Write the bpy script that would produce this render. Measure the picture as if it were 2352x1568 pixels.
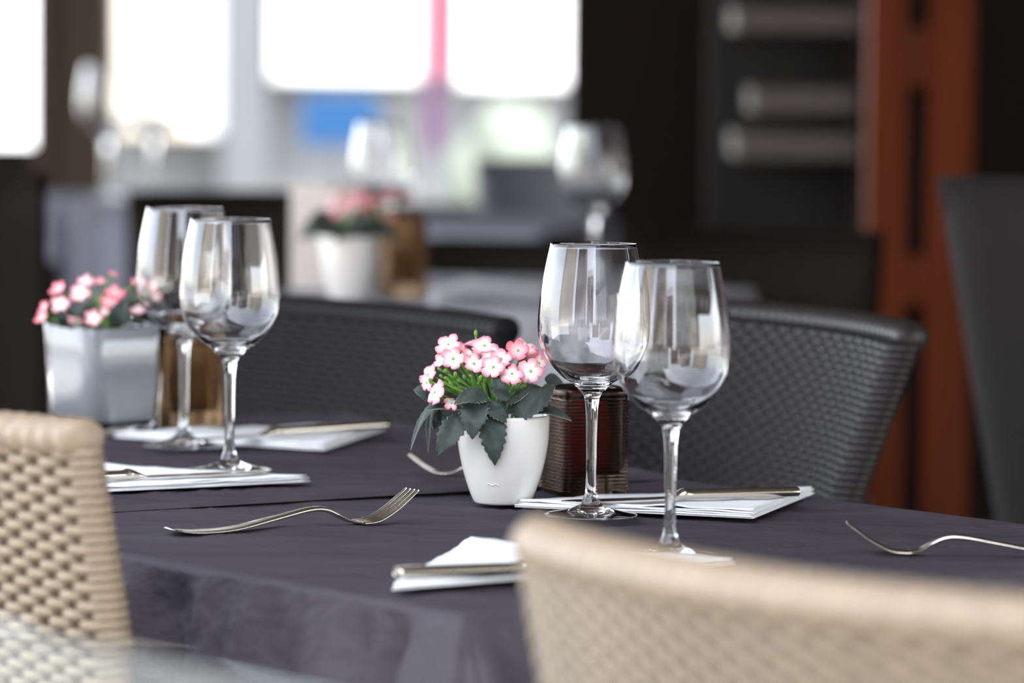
import bpy, bmesh, math, random
from mathutils import Vector, Matrix, noise
random.seed(7)
S = bpy.context.scene
for o in list(bpy.data.objects): bpy.data.objects.remove(o)
C = S.collection
PI = math.pi

# ------------------------------------------------------------------ camera
CAMZ = 1.132
F = 160.0/36.0*2352.0
PITCH = math.atan(736.0/F); ROLL = math.radians(0.5)
fwd = Vector((0, math.cos(PITCH), -math.sin(PITCH)))
up0 = Vector((0, math.sin(PITCH), math.cos(PITCH)))
rt0 = Vector((1, 0, 0))
rt = rt0*math.cos(ROLL) + up0*math.sin(ROLL)
upv = up0*math.cos(ROLL) - rt0*math.sin(ROLL)
cam = bpy.data.cameras.new('camera'); camo = bpy.data.objects.new('camera', cam); C.objects.link(camo)
camo.matrix_world = Matrix(((rt.x, upv.x, -fwd.x, 0), (rt.y, upv.y, -fwd.y, 0), (rt.z, upv.z, -fwd.z, CAMZ), (0, 0, 0, 1)))
cam.lens = 160; cam.sensor_width = 36; cam.clip_start = 0.05; cam.clip_end = 300
cam.dof.use_dof = True; cam.dof.focus_distance = 3.50; cam.dof.aperture_fstop = 4.6
S.camera = camo

# ------------------------------------------------------------------ light
S.view_settings.view_transform = 'Standard'; S.view_settings.look = 'None'
S.view_settings.gamma = 1; S.view_settings.use_curve_mapping = False
S.view_settings.exposure = 0.0
W = bpy.data.worlds.new('sky'); S.world = W; W.use_nodes = True
wn = W.node_tree; sky = wn.nodes.new('ShaderNodeTexSky'); sky.sky_type = 'NISHITA'
sky.sun_disc = False; sky.sun_elevation = math.radians(60); sky.sun_rotation = math.radians(141)
sky.air_density = 1.0; sky.dust_density = 1.5
hs_ = wn.nodes.new('ShaderNodeHueSaturation'); hs_.inputs['Saturation'].default_value = .40
wn.links.new(sky.outputs[0], hs_.inputs['Color']); wn.links.new(hs_.outputs[0], wn.nodes['Background'].inputs[0])
wn.nodes['Background'].inputs[1].default_value = 1.42
sun = bpy.data.lights.new('sun', 'SUN'); sun.energy = 9.0; sun.angle = 0.01; sun.color = (1, .95, .87)
suno = bpy.data.objects.new('sun', sun); C.objects.link(suno)
SUNDIR = Vector((.31, -.39, .87))
suno.rotation_euler = SUNDIR.to_track_quat('Z', 'Y').to_euler(); suno.location = (-8, -8, 14)
S.cycles.max_bounces = 14; S.cycles.transmission_bounces = 14; S.cycles.glossy_bounces = 6
S.cycles.diffuse_bounces = 4; S.cycles.transparent_max_bounces = 12
S.cycles.sample_clamp_indirect = 6.0

# ------------------------------------------------------------------ helpers
def ray(px, py):
    return fwd + rt*((px-1176)/F) + upv*((784-py)/F)
def P(px, py, z=.75):                 # pixel -> point on the horizontal plane z
    d = ray(px, py); t = (z-CAMZ)/d.z
    return Vector((d.x*t, d.y*t, z))
def PD(px, py, y):                    # pixel -> point at distance y
    d = ray(px, py); t = y/d.y
    return Vector((d.x*t, y, CAMZ+d.z*t))
U = Vector((.62, -.785, 0)).normalized()   # along the row of tables, towards the street corner
N = Vector((.785, .62, 0)).normalized()    # across the tables

def newmat(name, col=(.5, .5, .5), rough=.5, metal=0, **kw):
    m = bpy.data.materials.new(name); m.use_nodes = True
    b = m.node_tree.nodes['Principled BSDF']
    b.inputs['Base Color'].default_value = (*col, 1); b.inputs['Roughness'].default_value = rough
    b.inputs['Metallic'].default_value = metal
    for k, v in kw.items():
        b.inputs[k.replace('_', ' ')].default_value = v
    return m
def addnoise(m, scale=20, amt=.25, detail=4, coord='Object', stretch=(1, 1, 1), bump=0, bdist=.001, rot=(0, 0, 0)):
    nt = m.node_tree; b = nt.nodes['Principled BSDF']
    tc = nt.nodes.new('ShaderNodeTexCoord'); mp = nt.nodes.new('ShaderNodeMapping'); n = nt.nodes.new('ShaderNodeTexNoise')
    mp.inputs['Scale'].default_value = stretch; mp.inputs['Rotation'].default_value = rot
    n.inputs['Scale'].default_value = scale; n.inputs['Detail'].default_value = detail
    nt.links.new(tc.outputs[coord], mp.inputs[0]); nt.links.new(mp.outputs[0], n.inputs['Vector'])
    if amt:
        c = b.inputs['Base Color'].default_value[:3]
        r = nt.nodes.new('ShaderNodeValToRGB')
        r.color_ramp.elements[0].position = .3; r.color_ramp.elements[1].position = .7
        r.color_ramp.elements[0].color = (*[x*(1-amt) for x in c], 1); r.color_ramp.elements[1].color = (*[min(1, x*(1+amt)) for x in c], 1)
        nt.links.new(n.outputs['Fac'], r.inputs[0])
        if not b.inputs['Base Color'].is_linked: nt.links.new(r.outputs[0], b.inputs['Base Color'])
    if bump:
        bp = nt.nodes.new('ShaderNodeBump'); bp.inputs['Strength'].default_value = bump; bp.inputs['Distance'].default_value = bdist
        nt.links.new(n.outputs['Fac'], bp.inputs['Height'])
        if b.inputs['Normal'].is_linked:
            nt.links.new(b.inputs['Normal'].links[0].from_socket, bp.inputs['Normal'])
        nt.links.new(bp.outputs[0], b.inputs['Normal'])
    return m
def glassmat(name, col=(1, 1, 1), ior=1.5, rough=0.0):
    m = bpy.data.materials.new(name); m.use_nodes = True; nt = m.node_tree
    nt.nodes.remove(nt.nodes['Principled BSDF']); g = nt.nodes.new('ShaderNodeBsdfGlass')
    g.inputs['Color'].default_value = (*col, 1); g.inputs['IOR'].default_value = ior; g.inputs['Roughness'].default_value = rough
    nt.links.new(g.outputs[0], nt.nodes['Material Output'].inputs[0]); return m

M = {}
M['glass'] = glassmat('clear_glass', (.985, .985, .985), 1.52)
M['pane'] = glassmat('pane_glass', (.93, .97, .97), 1.5)
M['smoke'] = glassmat('smoked_glass', (.52, .45, .41), 1.5)
M['amber'] = glassmat('amber_glass', (.78, .68, .56), 1.5)
cl = newmat('charcoal_cloth', (.060, .053, .062), .8)
addnoise(cl, 26, .10, 5, stretch=(.30, 1, 1), bump=.9, bdist=.009, rot=(0, 0, math.radians(-15)))
addnoise(cl, 1500, 0, 2, bump=.25, bdist=.0005)
nt = cl.node_tree; b = nt.nodes['Principled BSDF']; b.inputs['Specular IOR Level'].default_value = 0; b.inputs['Roughness'].default_value = 1
gl_ = nt.nodes.new('ShaderNodeBsdfAnisotropic'); gl_.inputs['Color'].default_value = (.80, .76, .86, 1); gl_.inputs['Roughness'].default_value = .38
mx = nt.nodes.new('ShaderNodeMixShader'); mx.inputs[0].default_value = .012
nt.links.new(b.inputs['Normal'].links[0].from_socket, gl_.inputs['Normal'])
nt.links.new(b.outputs[0], mx.inputs[1]); nt.links.new(gl_.outputs[0], mx.inputs[2]); nt.links.new(mx.outputs[0], nt.nodes['Material Output'].inputs[0])
M['cloth'] = cl
M['cloth_pale'] = addnoise(newmat('pale_cloth', (.32, .32, .35), .85), 40, .08)
M['cloth_blue'] = addnoise(newmat('bluegrey_cloth', (.32, .34, .42), .85), 40, .08)
M['paper'] = addnoise(newmat('white_paper', (.86, .87, .89), .8), 600, .02, 3, bump=.12, bdist=.0004)
M['pot'] = addnoise(newmat('white_ceramic', (.73, .71, .67), .28, Coat_Weight=.3), 60, .02)
M['lacquer'] = newmat('white_lacquer', (.40, .435, .47), .55, Specular_IOR_Level=.25)
M['steel'] = addnoise(newmat('cutlery_steel', (.62, .58, .50), .22, 1), 900, .05, 2, stretch=(1, 1, 1))
M['wick_l'] = addnoise(newmat('beige_rattan', (.255, .195, .13), .45), 90, .16, 3)
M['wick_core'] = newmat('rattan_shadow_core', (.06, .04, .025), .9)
M['warp_l'] = newmat('gap_shade_warp', (.085, .055, .034), .6, Specular_IOR_Level=.2)  # warp colour darkened to stand in for shade in the weave gaps
M['wick_k'] = addnoise(newmat('black_brown_rattan', (.012, .011, .012), .6, Specular_IOR_Level=.12), 90, .2, 3)
M['warp_d'] = newmat('dark_rattan_warp', (.012, .010, .010), .6, Specular_IOR_Level=.1)
M['wick_d'] = addnoise(newmat('dark_rattan', (.022, .018, .017), .42, Specular_IOR_Level=.30), 90, .2, 3)
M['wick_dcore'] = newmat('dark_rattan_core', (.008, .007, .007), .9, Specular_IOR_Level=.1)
M['leaf'] = addnoise(newmat('dark_green_leaf', (.026, .042, .032), .6, Sheen_Weight=.08), 260, .22, 4, bump=.35, bdist=.0005)
M['leaf_edge'] = newmat('frayed_leaf_edge', (.42, .45, .40), .9)
M['stem'] = addnoise(newmat('green_stem', (.13, .30, .035), .45), 150, .25)
M['eye'] = newmat('flower_eye_green', (.26, .46, .16), .6)
M['soil'] = addnoise(newmat('dark_soil', (.02, .018, .014), .95), 200, .5)
M['wax'] = newmat('red_wax', (.70, .02, .03), .45, Subsurface_Weight=.2)
M['wax_b'] = newmat('amber_wax', (.36, .27, .18), .5)
M['darkwood'] = addnoise(newmat('dark_brown_wood', (.010, .0052, .0022), .6, Specular_IOR_Level=.2), 8, .4, stretch=(1, 1, .1))
M['postwood'] = addnoise(newmat('brown_post_wood', (.065, .038, .021), .6), 14, .25, stretch=(1, 1, .08))
M['orangewood'] = addnoise(newmat('orange_brown_wood', (.15, .028, .005), .6, Specular_IOR_Level=.2), 12, .3, stretch=(1, 1, .1))
M['black'] = newmat('black_gap', (.008, .008, .008), .7)
M['paleboard'] = newmat('pale_shelf_board', (.13, .115, .105), .6)
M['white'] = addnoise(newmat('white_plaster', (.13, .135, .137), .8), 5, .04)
M['bright'] = addnoise(newmat('blown_light_white', (.80, .80, .79), .7), 5, .03)  # whiter than the wall: overexposed light put into the colour
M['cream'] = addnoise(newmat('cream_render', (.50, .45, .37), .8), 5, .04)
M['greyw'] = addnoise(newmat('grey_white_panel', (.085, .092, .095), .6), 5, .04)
M['blue'] = newmat('blue_board', (.006, .055, .15), .5)
M['pink'] = newmat('pink_fabric', (.55, .04, .12), .7)
M['purple'] = newmat('purple_fabric', (.20, .08, .19), .7)
M['hedge'] = addnoise(newmat('pale_hedge_green', (.14, .165, .13), .8), 6, .3)
M['pave'] = addnoise(newmat('street_paving', (.34, .32, .30), .8), 3, .15, bump=.2, bdist=.004)
M['deck'] = addnoise(newmat('terrace_floor', (.16, .13, .11), .7), 4, .25)
M['canopy'] = addnoise(newmat('dark_canopy', (.14, .12, .10), .85), 3, .2)
M['metal'] = newmat('grey_metal', (.35, .35, .36), .35, 1)
M['greychair'] = addnoise(newmat('grey_upholstery', (.022, .020, .019), .8, Specular_IOR_Level=.25), 200, .15, bump=.2)
M['bluechair'] = addnoise(newmat('bluegrey_upholstery', (.22, .235, .27), .8), 200, .15, bump=.2)
M['brownchair'] = addnoise(newmat('dark_brown_rattan', (.011, .008, .0055), .7, Specular_IOR_Level=.12), 120, .3, bump=.4, bdist=.003)
M['card'] = newmat('white_card', (.74, .69, .63), .7)
for nm, c in (('bld_brown', (.30, .22, .17)), ('bld_grey', (.22, .22, .23)), ('bld_pink', (.55, .40, .36)), ('bld_cream', (.62, .54, .42))):
    M[nm] = addnoise(newmat(nm, c, .8), 2, .12)
M['winglass'] = newmat('dark_window_glass', (.03, .035, .04), .12)
M['tree'] = addnoise(newmat('tree_foliage', (.10, .12, .04), .8), 5, .4)
# petals: pigment runs from a white throat to a pink rim
def petalmat(name, rim, throat=(.88, .86, .80)):
    m = newmat(name, rim, .65, Sheen_Weight=.15); nt = m.node_tree; b = nt.nodes['Principled BSDF']
    at = nt.nodes.new('ShaderNodeAttribute'); at.attribute_name = 'rad'
    nz = nt.nodes.new('ShaderNodeTexNoise'); nz.inputs['Scale'].default_value = 260
    tc = nt.nodes.new('ShaderNodeTexCoord'); nt.links.new(tc.outputs['Object'], nz.inputs['Vector'])
    ma = nt.nodes.new('ShaderNodeMath'); ma.operation = 'MULTIPLY_ADD'; ma.inputs[1].default_value = .5
    nt.links.new(nz.outputs['Fac'], ma.inputs[0]); nt.links.new(at.outputs['Fac'], ma.inputs[2])
    r = nt.nodes.new('ShaderNodeValToRGB'); e = r.color_ramp.elements
    e[0].position = .28; e[0].color = (.62, .70, .42, 1); e[1].position = 1.25 if False else 1.0; e[1].color = (*rim, 1)
    x = e.new(.37); x.color = (*throat, 1); x = e.new(.52); x.color = (*throat, 1)
    x = e.new(.80); x.color = (*[.42*t+.58*c for t, c in zip(throat, rim)], 1)
    mul = nt.nodes.new('ShaderNodeMath'); mul.operation = 'MULTIPLY'; mul.inputs[1].default_value = .84
    nt.links.new(ma.outputs[0], mul.inputs[0]); nt.links.new(mul.outputs[0], r.inputs[0])
    nt.links.new(r.outputs[0], b.inputs['Base Color']); return m
M['petal'] = petalmat('pink_white_petal', (.86, .25, .33))
M['petal_deep'] = petalmat('deep_pink_petal', (.76, .13, .18), (.84, .46, .48))

def link(name, me, mat, parent=None, smooth=True):
    o = bpy.data.objects.new(name, me); C.objects.link(o)
    if mat is not None and len(me.materials) == 0:
        me.materials.append(M[mat] if isinstance(mat, str) else mat)
    if smooth:
        for p in me.polygons: p.use_smooth = True
    if parent: o.parent = parent
    return o
def bobj(name, bm, mat, parent=None, smooth=True):
    me = bpy.data.meshes.new(name); bmesh.ops.recalc_face_normals(bm, faces=bm.faces) if False else None
    bm.to_mesh(me); bm.free(); return link(name, me, mat, parent, smooth)
def pobj(name, vs, fs, mat, parent=None, smooth=True):
    me = bpy.data.meshes.new(name); me.from_pydata([tuple(v) for v in vs], [], fs); me.update()
    return link(name, me, mat, parent, smooth)
def tag(o, label, cat, group=None):
    o['label'] = label; o['category'] = cat
    if group: o['group'] = group
    return o
def struct(o, label=None):
    o['kind'] = 'structure'
    if label: o['label'] = label
    return o
def thing(name, label, cat, loc=(0, 0, 0), rz=0, group=None):
    o = bpy.data.objects.new(name, None); C.objects.link(o); o.location = loc; o.rotation_euler = (0, 0, rz)
    o.empty_display_size = .05
    return tag(o, label, cat, group)
def boxbm(bm, cx, cy, cz, sx, sy, sz, bevel=0, rz=0):
    r = bmesh.ops.create_cube(bm, size=1)
    vs = r['verts']; bmesh.ops.scale(bm, verts=vs, vec=(sx, sy, sz))
    if bevel:
        es = list({e for v in vs for e in v.link_edges})
        q = bmesh.ops.bevel(bm, geom=es, offset=bevel, segments=2, affect='EDGES', profile=.5); vs = list({v for v in q['verts']} | {v for v in vs if v.is_valid})
    if rz: bmesh.ops.rotate(bm, verts=vs, cent=(0, 0, 0), matrix=Matrix.Rotation(rz, 3, 'Z'))
    bmesh.ops.translate(bm, verts=vs, vec=(cx, cy, cz)); return vs
def box(name, c, s, mat, parent=None, bevel=.003, rz=0):
    bm = bmesh.new(); boxbm(bm, c[0], c[1], c[2], s[0], s[1], s[2], bevel, rz)
    return bobj(name, bm, mat, parent, False)
def lathe(prof, n=64, closed=False):
    """prof: list of (r, z); returns verts, faces"""
    vs, fs, rings = [], [], []
    for r, z in prof:
        if r < 1e-6:
            rings.append([len(vs)]); vs.append((0, 0, z))
        else:
            rings.append(list(range(len(vs), len(vs)+n)))
            vs += [(r*math.cos(2*PI*k/n), r*math.sin(2*PI*k/n), z) for k in range(n)]
    pairs = list(zip(rings, rings[1:])) + ([(rings[-1], rings[0])] if closed else [])
    for a, b in pairs:
        if len(a) == 1 and len(b) == 1: continue
        for k in range(n):
            k2 = (k+1) % n
            if len(a) == 1: fs.append((a[0], b[k2], b[k]))
            elif len(b) == 1: fs.append((a[k], a[k2], b[0]))
            else: fs.append((a[k], a[k2], b[k2], b[k]))
    return vs, fs
def smoothprof(pts, sub=6):
    """Catmull-Rom through (r, z)"""
    out = []
    for i in range(len(pts)-1):
        p0 = pts[max(i-1, 0)]; p1 = pts[i]; p2 = pts[i+1]; p3 = pts[min(i+2, len(pts)-1)]
        for k in range(sub):
            t = k/sub
            out.append(tuple(.5*((2*p1[j]) + (-p0[j]+p2[j])*t + (2*p0[j]-5*p1[j]+4*p2[j]-p3[j])*t*t + (-p0[j]+3*p1[j]-3*p2[j]+p3[j])*t**3) for j in range(2)))
    out.append(pts[-1]); return out
def tube(path, rad, n=8, cap=True):
    vs, fs = [], []; path = [Vector(p) for p in path]; m = len(path)
    for i, p in enumerate(path):
        t = (path[min(i+1, m-1)]-path[max(i-1, 0)]).normalized()
        a = t.cross(Vector((0, 0, 1)));
        if a.length < 1e-3: a = t.cross(Vector((1, 0, 0)))
        a.normalize(); b = t.cross(a)
        r = rad(i/(m-1)) if callable(rad) else rad
        vs += [p + a*r*math.cos(2*PI*k/n) + b*r*math.sin(2*PI*k/n) for k in range(n)]
    for i in range(m-1):
        for k in range(n):
            k2 = (k+1) % n; fs.append((i*n+k, i*n+k2, (i+1)*n+k2, (i+1)*n+k))
    if cap: fs.append(tuple(range(n))[::-1]); fs.append(tuple(range((m-1)*n, m*n)))
    return vs, fs

# ================================================================== SETTING
fl = N*(1.0+4.9)-U*.5
floor = struct(box('floor', (fl.x, fl.y, -.05), (14, 9.8, .1), 'deck', None, .003, math.atan2(U.y, U.x)))
struct(box('trim_1', (0, -20, -.16), (120, 120, .1), 'pave'), 'pale street paving around the terrace')
cc = N*(1.33+4.2)-U*3.2
struct(box('ceiling', (cc.x, cc.y, 2.72), (19, 8.4, .12), 'canopy', None, .003, math.atan2(U.y, U.x)))
# dark interior wall to the right
wr = struct(box('wall_right', (PD(1308, 100, 10.2).x+1.5, 10.3, 1.35), (3.0, .16, 2.7), 'darkwood'))
struct(box('wall_side', (3.4, 7.3, 1.5), (.4, 6.0, 3.0), 'darkwood'))

# ================================================================== TABLES AND CLOTHS
def cloth(name, quad, z, drops, mat, seed, folds=1.0, pulses=()):
    quad = [Vector((q[0], q[1], 0)) for q in quad]
    vs, fs = [], []
    G = 80
    def wr(x, y):
        a = noise.noise(Vector((x*6+y*2+seed, y*24-x*4, seed))); b = noise.noise(Vector((x*30, y*55+seed, 3.3)))
        c = noise.noise(Vector((x*4+2*seed, y*9, 7.7)))
        ridge = (1-min(1, abs(a)*5))**2
        d = noise.noise(Vector((x*2.2+y*1.2+seed*3, y*13-x*5, 1.7)))
        return -.0040 + .0022*ridge + .0009*b + .0020*c + .0022*(1-min(1, abs(d)*4))**1.5
    for j in range(G+1):
        for i in range(G+1):
            s, t = i/G, j/G
            p = quad[0]*(1-s)*(1-t) + quad[1]*s*(1-t) + quad[2]*s*t + quad[3]*(1-s)*t
            e = min(s, 1-s, t, 1-t)*G
            vs.append((p.x, p.y, z + wr(p.x, p.y)*min(1, e/3)))
    for j in range(G):
        for i in range(G):
            a = j*(G+1)+i; fs.append((a, a+1, a+G+2, a+G+1))
    # skirt
    per = []   # (point, normal, drop, dist-from-corner, running length)
    run = 0
    for k in range(4):
        a, b = quad[k], quad[(k+1) % 4]; d = (b-a); L = d.length; d.normalize(); nn = Vector((d.y, -d.x, 0))
        ap = quad[(k-1) % 4]; dp = (a-ap).normalized(); npv = Vector((dp.y, -dp.x, 0))
        dpr, dcu = drops[(k-1) % 4], drops[k]
        for f in range(13):
            q = f/12; per.append((a, (npv*(1-q)+nn*q).normalized(), dpr*(1-q)+dcu*q, 0, run+q*.05, k, 0.0))
        run += .05
        for f in range(1, G*2):
            q = f/(G*2); dn = drops[(k+1) % 4]
            per.append((a+d*L*q, nn, dcu, min(q, 1-q)*L, run+q*L, k, q*L))
        run += L
    R = .007; rows = 26
    base = len(vs); n = len(per)
    for (p, nn, dr, dc, s, k, sl) in per:
        cw = math.exp(-(dc/.05)**2)
        fold = .009*math.sin(s*46+seed) + .006*math.sin(s*83+seed*2) + .008*noise.noise(Vector((s*30, seed, 1)))
        for (pk, ps, pw, pa) in pulses:
            if pk == k: fold += pa*math.exp(-((sl-ps)/pw)**2)
        for r in range(rows):
            if r < 6:
                an = r/5*PI/2; out = R*math.sin(an); dz = R*(1-math.cos(an))
                dz = min(dz, dr)
            else:
                t = (r-5)/(rows-6); D = max(0, dr-R)
                fine = .0060*noise.noise(Vector((s*48+t*5, t*4, seed)))+.0036*noise.noise(Vector((s*130+t*10, t*7, seed)))
                out = R + D*(.14*t + .42*cw*t**.9) + (folds*fold*1.9*t**.55*(1 if D > .05 else 0)) + (fine if D > .05 else 0)
                dz = min(R, dr) + D*t*(1+.25*cw)
            q = p + nn*out
            vs.append((q.x, q.y, z-dz))
    for i in range(n):
        i2 = (i+1) % n
        for r in range(rows-1):
            fs.append((base+i*rows+r, base+i*rows+r+1, base+i2*rows+r+1, base+i2*rows+r))
    o = pobj(name, vs, fs, mat)
    bm = bmesh.new(); bm.from_mesh(o.data); bmesh.ops.remove_doubles(bm, verts=bm.verts, dist=2e-5)
    bmesh.ops.recalc_face_normals(bm, faces=bm.faces); bm.to_mesh(o.data); bm.free()
    for p in o.data.polygons: p.use_smooth = True
    return o
def table(quad, ztop, label):
    q = [Vector((x[0], x[1], 0)) for x in quad]; c = sum(q, Vector())/4
    t = thing('dining_table', label, 'table', (c.x, c.y, 0))
    vs = []; inset = .985
    for zz in (ztop-.03, ztop-.0085):
        for p in q:
            d = (p-c)*inset; vs.append((d.x, d.y, zz))
    fs = [(3, 2, 1, 0), (4, 5, 6, 7)] + [(i, (i+1) % 4, 4+(i+1) % 4, 4+i) for i in range(4)]
    pobj('table_top', vs, fs, 'darkwood', t, False)
    v, f = lathe([(0, .02), (.03, .02), (.03, ztop-.03), (0, ztop-.03)], 20); pobj('pedestal', v, f, 'metal', t)
    v, f = lathe([(0, 0), (.2, 0), (.2, .012), (.05, .03), (0, .03)], 32); pobj('foot_plate', v, f, 'metal', t)
    return t

Cn = P(1062, 1404, .75); C1 = (Cn.x, Cn.y)
R1 = (.535, 3.305); K1 = (.112, 3.825); L1 = (-.424, 3.435)
quad1 = [C1, R1, K1, L1]
Z1, Z2 = .75, .7540
table(quad1, Z1, 'dining table under the charcoal cloth that carries the round white flower pot')
side = math.dist(L1, C1)
tag(cloth('tablecloth', quad1, Z1, [.30, .30, .002, .30], 'cloth', 1.3, 1.0,
          pulses=((3, side-.030, .016, .016), (3, side-.062, .017, -.030), (3, side-.16, .05, .012))),
    'charcoal tablecloth with hanging corner, under the round white flower pot', 'tablecloth')
quad2 = [(-.450, 3.420), (.128, 3.805), (-.165, 4.385), (-.745, 4.03)]
table(quad2, Z2, 'dining table under the charcoal cloth that carries the square white planter')
tag(cloth('tablecloth', quad2, Z2, [.004, .28, .28, .28], 'cloth', 4.1), 'charcoal tablecloth on the table carrying the square white planter', 'tablecloth')

# ================================================================== WOVEN CHAIRS
def wicker_chair(label, matS, matC, center, facing, ztop, w=.46, th=.030, sag=.033, recl=12, taper=.93, pitch=.0064, wsp=.0140, strands=True, group=None, arch=0.0):
    """center: point of the middle of the top edge; facing: unit vector the sitter looks along"""
    f = facing.normalized(); xr = Vector((f.y, -f.x, 0))
    root = thing('woven_chair', label, 'chair', (center.x, center.y, 0), math.atan2(xr.y, xr.x), group)
    zs = .43; H = ztop-zs; tr = math.tan(math.radians(recl))
    yoff = lambda z: (ztop-z)*tr                     # lower = further forward (+y)
    yc = lambda x: sag*((x/(w/2))**2-.5)             # ends come forward
    sc = lambda z: taper+(1-taper)*((z-zs)/H)
    # racetrack in plan: outer (back) face left->right, round end, front face right->left
    seg = 4
    nw = int(w/wsp); xs0 = [-w/2+th/2+(w-th)*k/(nw*seg) for k in range(nw*seg+1)]
    def ring_pts():
        pts = []
        for x in xs0:
            s = 2*sag*x/(w/2)**2; nrm = Vector((s, -1, 0)).normalized(); pts.append((Vector((x, yc(x), 0)), nrm))
        xe = xs0[-1]; s = 2*sag*xe/(w/2)**2; a0 = math.atan2(-1, s)
        for k in range(1, 8): a = a0+PI*k/8; pts.append((Vector((xe, yc(xe), 0)), Vector((math.cos(a), math.sin(a), 0))))
        for x in reversed(xs0):
            s = 2*sag*x/(w/2)**2; nrm = -Vector((s, -1, 0)).normalized(); pts.append((Vector((x, yc(x), 0)), nrm))
        xe = xs0[0]; s = 2*sag*xe/(w/2)**2; a0 = math.atan2(1, -s)
        for k in range(1, 8): a = a0+PI*k/8; pts.append((Vector((xe, yc(xe), 0)), Vector((math.cos(a), math.sin(a), 0))))
        return pts
    rp = ring_pts(); nr = len(rp)
    core_v, core_f = [], []
    for j, z in enumerate((zs-.06, ztop-.012)):
        for p, nn in rp:
            q = p*sc(z)+nn*(th/2-.004); core_v.append((q.x, q.y+yoff(z), z))
    for i in range(nr): core_f.append((i, (i+1) % nr, nr+(i+1) % nr, nr+i))
    core_f.append(tuple(range(nr, 2*nr)))
    core = pobj('backrest', core_v, core_f, matC, root, False)
    amp = .0024
    def weft_mesh(ph):
        vs, fs = [], []; prof = ((-.5, -.0006), (-.28, .0006), (.28, .0006), (.5, -.0006))
        for i, (p, nn) in enumerate(rp):
            if i <= nw*seg: k = i/seg
            elif i < nw*seg+8: k = nw
            elif i <= 2*nw*seg+8: k = nw-(i-nw*seg-8)/seg
            else: k = 0
            d = amp*max(-1, min(1, 1.6*math.cos(PI*(k+ph))+.75))
            if i > nw*seg and (i < nw*seg+8 or i > 2*nw*seg+8): d = abs(amp)*.8
            for dz, dn in prof:
                q = p+nn*(th/2-.0005+d+dn); vs.append((q.x, q.y, dz*pitch*1.02))
        m = len(prof)
        for i in range(nr):
            i2 = (i+1) % nr
            for k in range(m-1): fs.append((i*m+k, i2*m+k, i2*m+k+1, i*m+k+1))
        me = bpy.data.meshes.new('weft_strand'); me.from_pydata(vs, [], fs); me.update()
        me.materials.append(M[matS])
        for p in me.polygons: p.use_smooth = True
        return me
    if strands:
        me2 = [weft_mesh(0), weft_mesh(1)]
        nrow = int(H/pitch)
        for r in range(nrow):
            z = ztop-.020-pitch*(r+.5)
            o = bpy.data.objects.new('weft_strand', me2[r % 2]); C.objects.link(o); o.parent = core
            o.location = (0, yoff(z), z); o.scale = (sc(z), 1, 1)
        # warps
        for face in (0, 1):
            for k in range(nw+1):
                x = -w/2+th/2+(w-th)*k/nw; s = 2*sag*x/(w/2)**2
                nn = Vector((s, -1, 0)).normalized()*(1 if face == 0 else -1); tg = Vector((-nn.y, nn.x, 0))
                vs, fs = [], []; m = 3; hw = .0036
                steps = nrow*2
                for j in range(steps+1):
                    r = j/2; z = ztop-.020-pitch*r
                    d = -amp*math.cos(PI*(k+round(r-.5)))*abs(math.sin(PI*r)) if True else 0
                    if (j % 2) == 0: d = 0
                    for q, dn in ((-1, -.0005), (0, .0005), (1, -.0005)):
                        pt = Vector((x, yc(x), 0))*sc(z); pt.x = x*sc(z); pt.y = yc(x)
                        pt = pt+nn*(th/2-.0008+d+dn)+tg*(q*hw); vs.append((pt.x, pt.y+yoff(z), z))
                for j in range(steps):
                    for q in range(m-1): fs.append((j*m+q, j*m+q+1, (j+1)*m+q+1, (j+1)*m+q))
                pobj('warp_strand', vs, fs, 'warp_l' if matS == 'wick_l' else 'warp_d', core)
    # wrapped top rail
    vs, fs = [], []; nn_ = 14; steps = nw*6
    ends = [.008*(1-math.cos(PI/2*q/6)) for q in range(7)]
    xl = [-w/2+q for q in ends]+[-w/2+.008+(w-.016)*i/steps for i in range(1, steps)]+[w/2-q for q in reversed(ends)]
    steps = len(xl)-1
    for i, x in enumerate(xl):
        e = min(1, (w/2-abs(x))/.008)
        rr = (th/2+.0022)*math.sqrt(max(.0004, 1-(1-e)**2))*(1+(.055*math.cos(2*PI*i/6) if e >= 1 else .03))
        for k in range(nn_):
            a = 2*PI*k/nn_
            vs.append((x, yc(x)+yoff(ztop)+rr*math.cos(a), ztop-.0135+rr*math.sin(a)*.8))
    for i in range(steps):
        for k in range(nn_):
            k2 = (k+1) % nn_; fs.append((i*nn_+k, i*nn_+k2, (i+1)*nn_+k2, (i+1)*nn_+k))
    fs.append(tuple(range(nn_))[::-1]); fs.append(tuple(range(steps*nn_, steps*nn_+nn_)))
    pobj('top_rail', vs, fs, matS, root)
    if not strands:
        sh = core.copy(); sh.data = core.data.copy(); sh.data.materials.clear(); sh.data.materials.append(M[matS]); sh.name = 'woven_panel'
        sh.scale = (1.012, 1.06, 1); C.objects.link(sh); sh.parent = root
    y0 = yoff(zs)
    bm = bmesh.new(); boxbm(bm, 0, y0+.21, zs-.035, w*taper, .44, .07, .015); bobj('seat', bm, matS, root, False)
    for sx in (-1, 1):
        for yy in (y0+.03, y0+.39):
            bm = bmesh.new(); boxbm(bm, sx*(w*taper/2-.03), yy, (zs-.07)/2, .036, .036, zs-.07, .004); bobj('leg', bm, matS, root, False)
    return root

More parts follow.
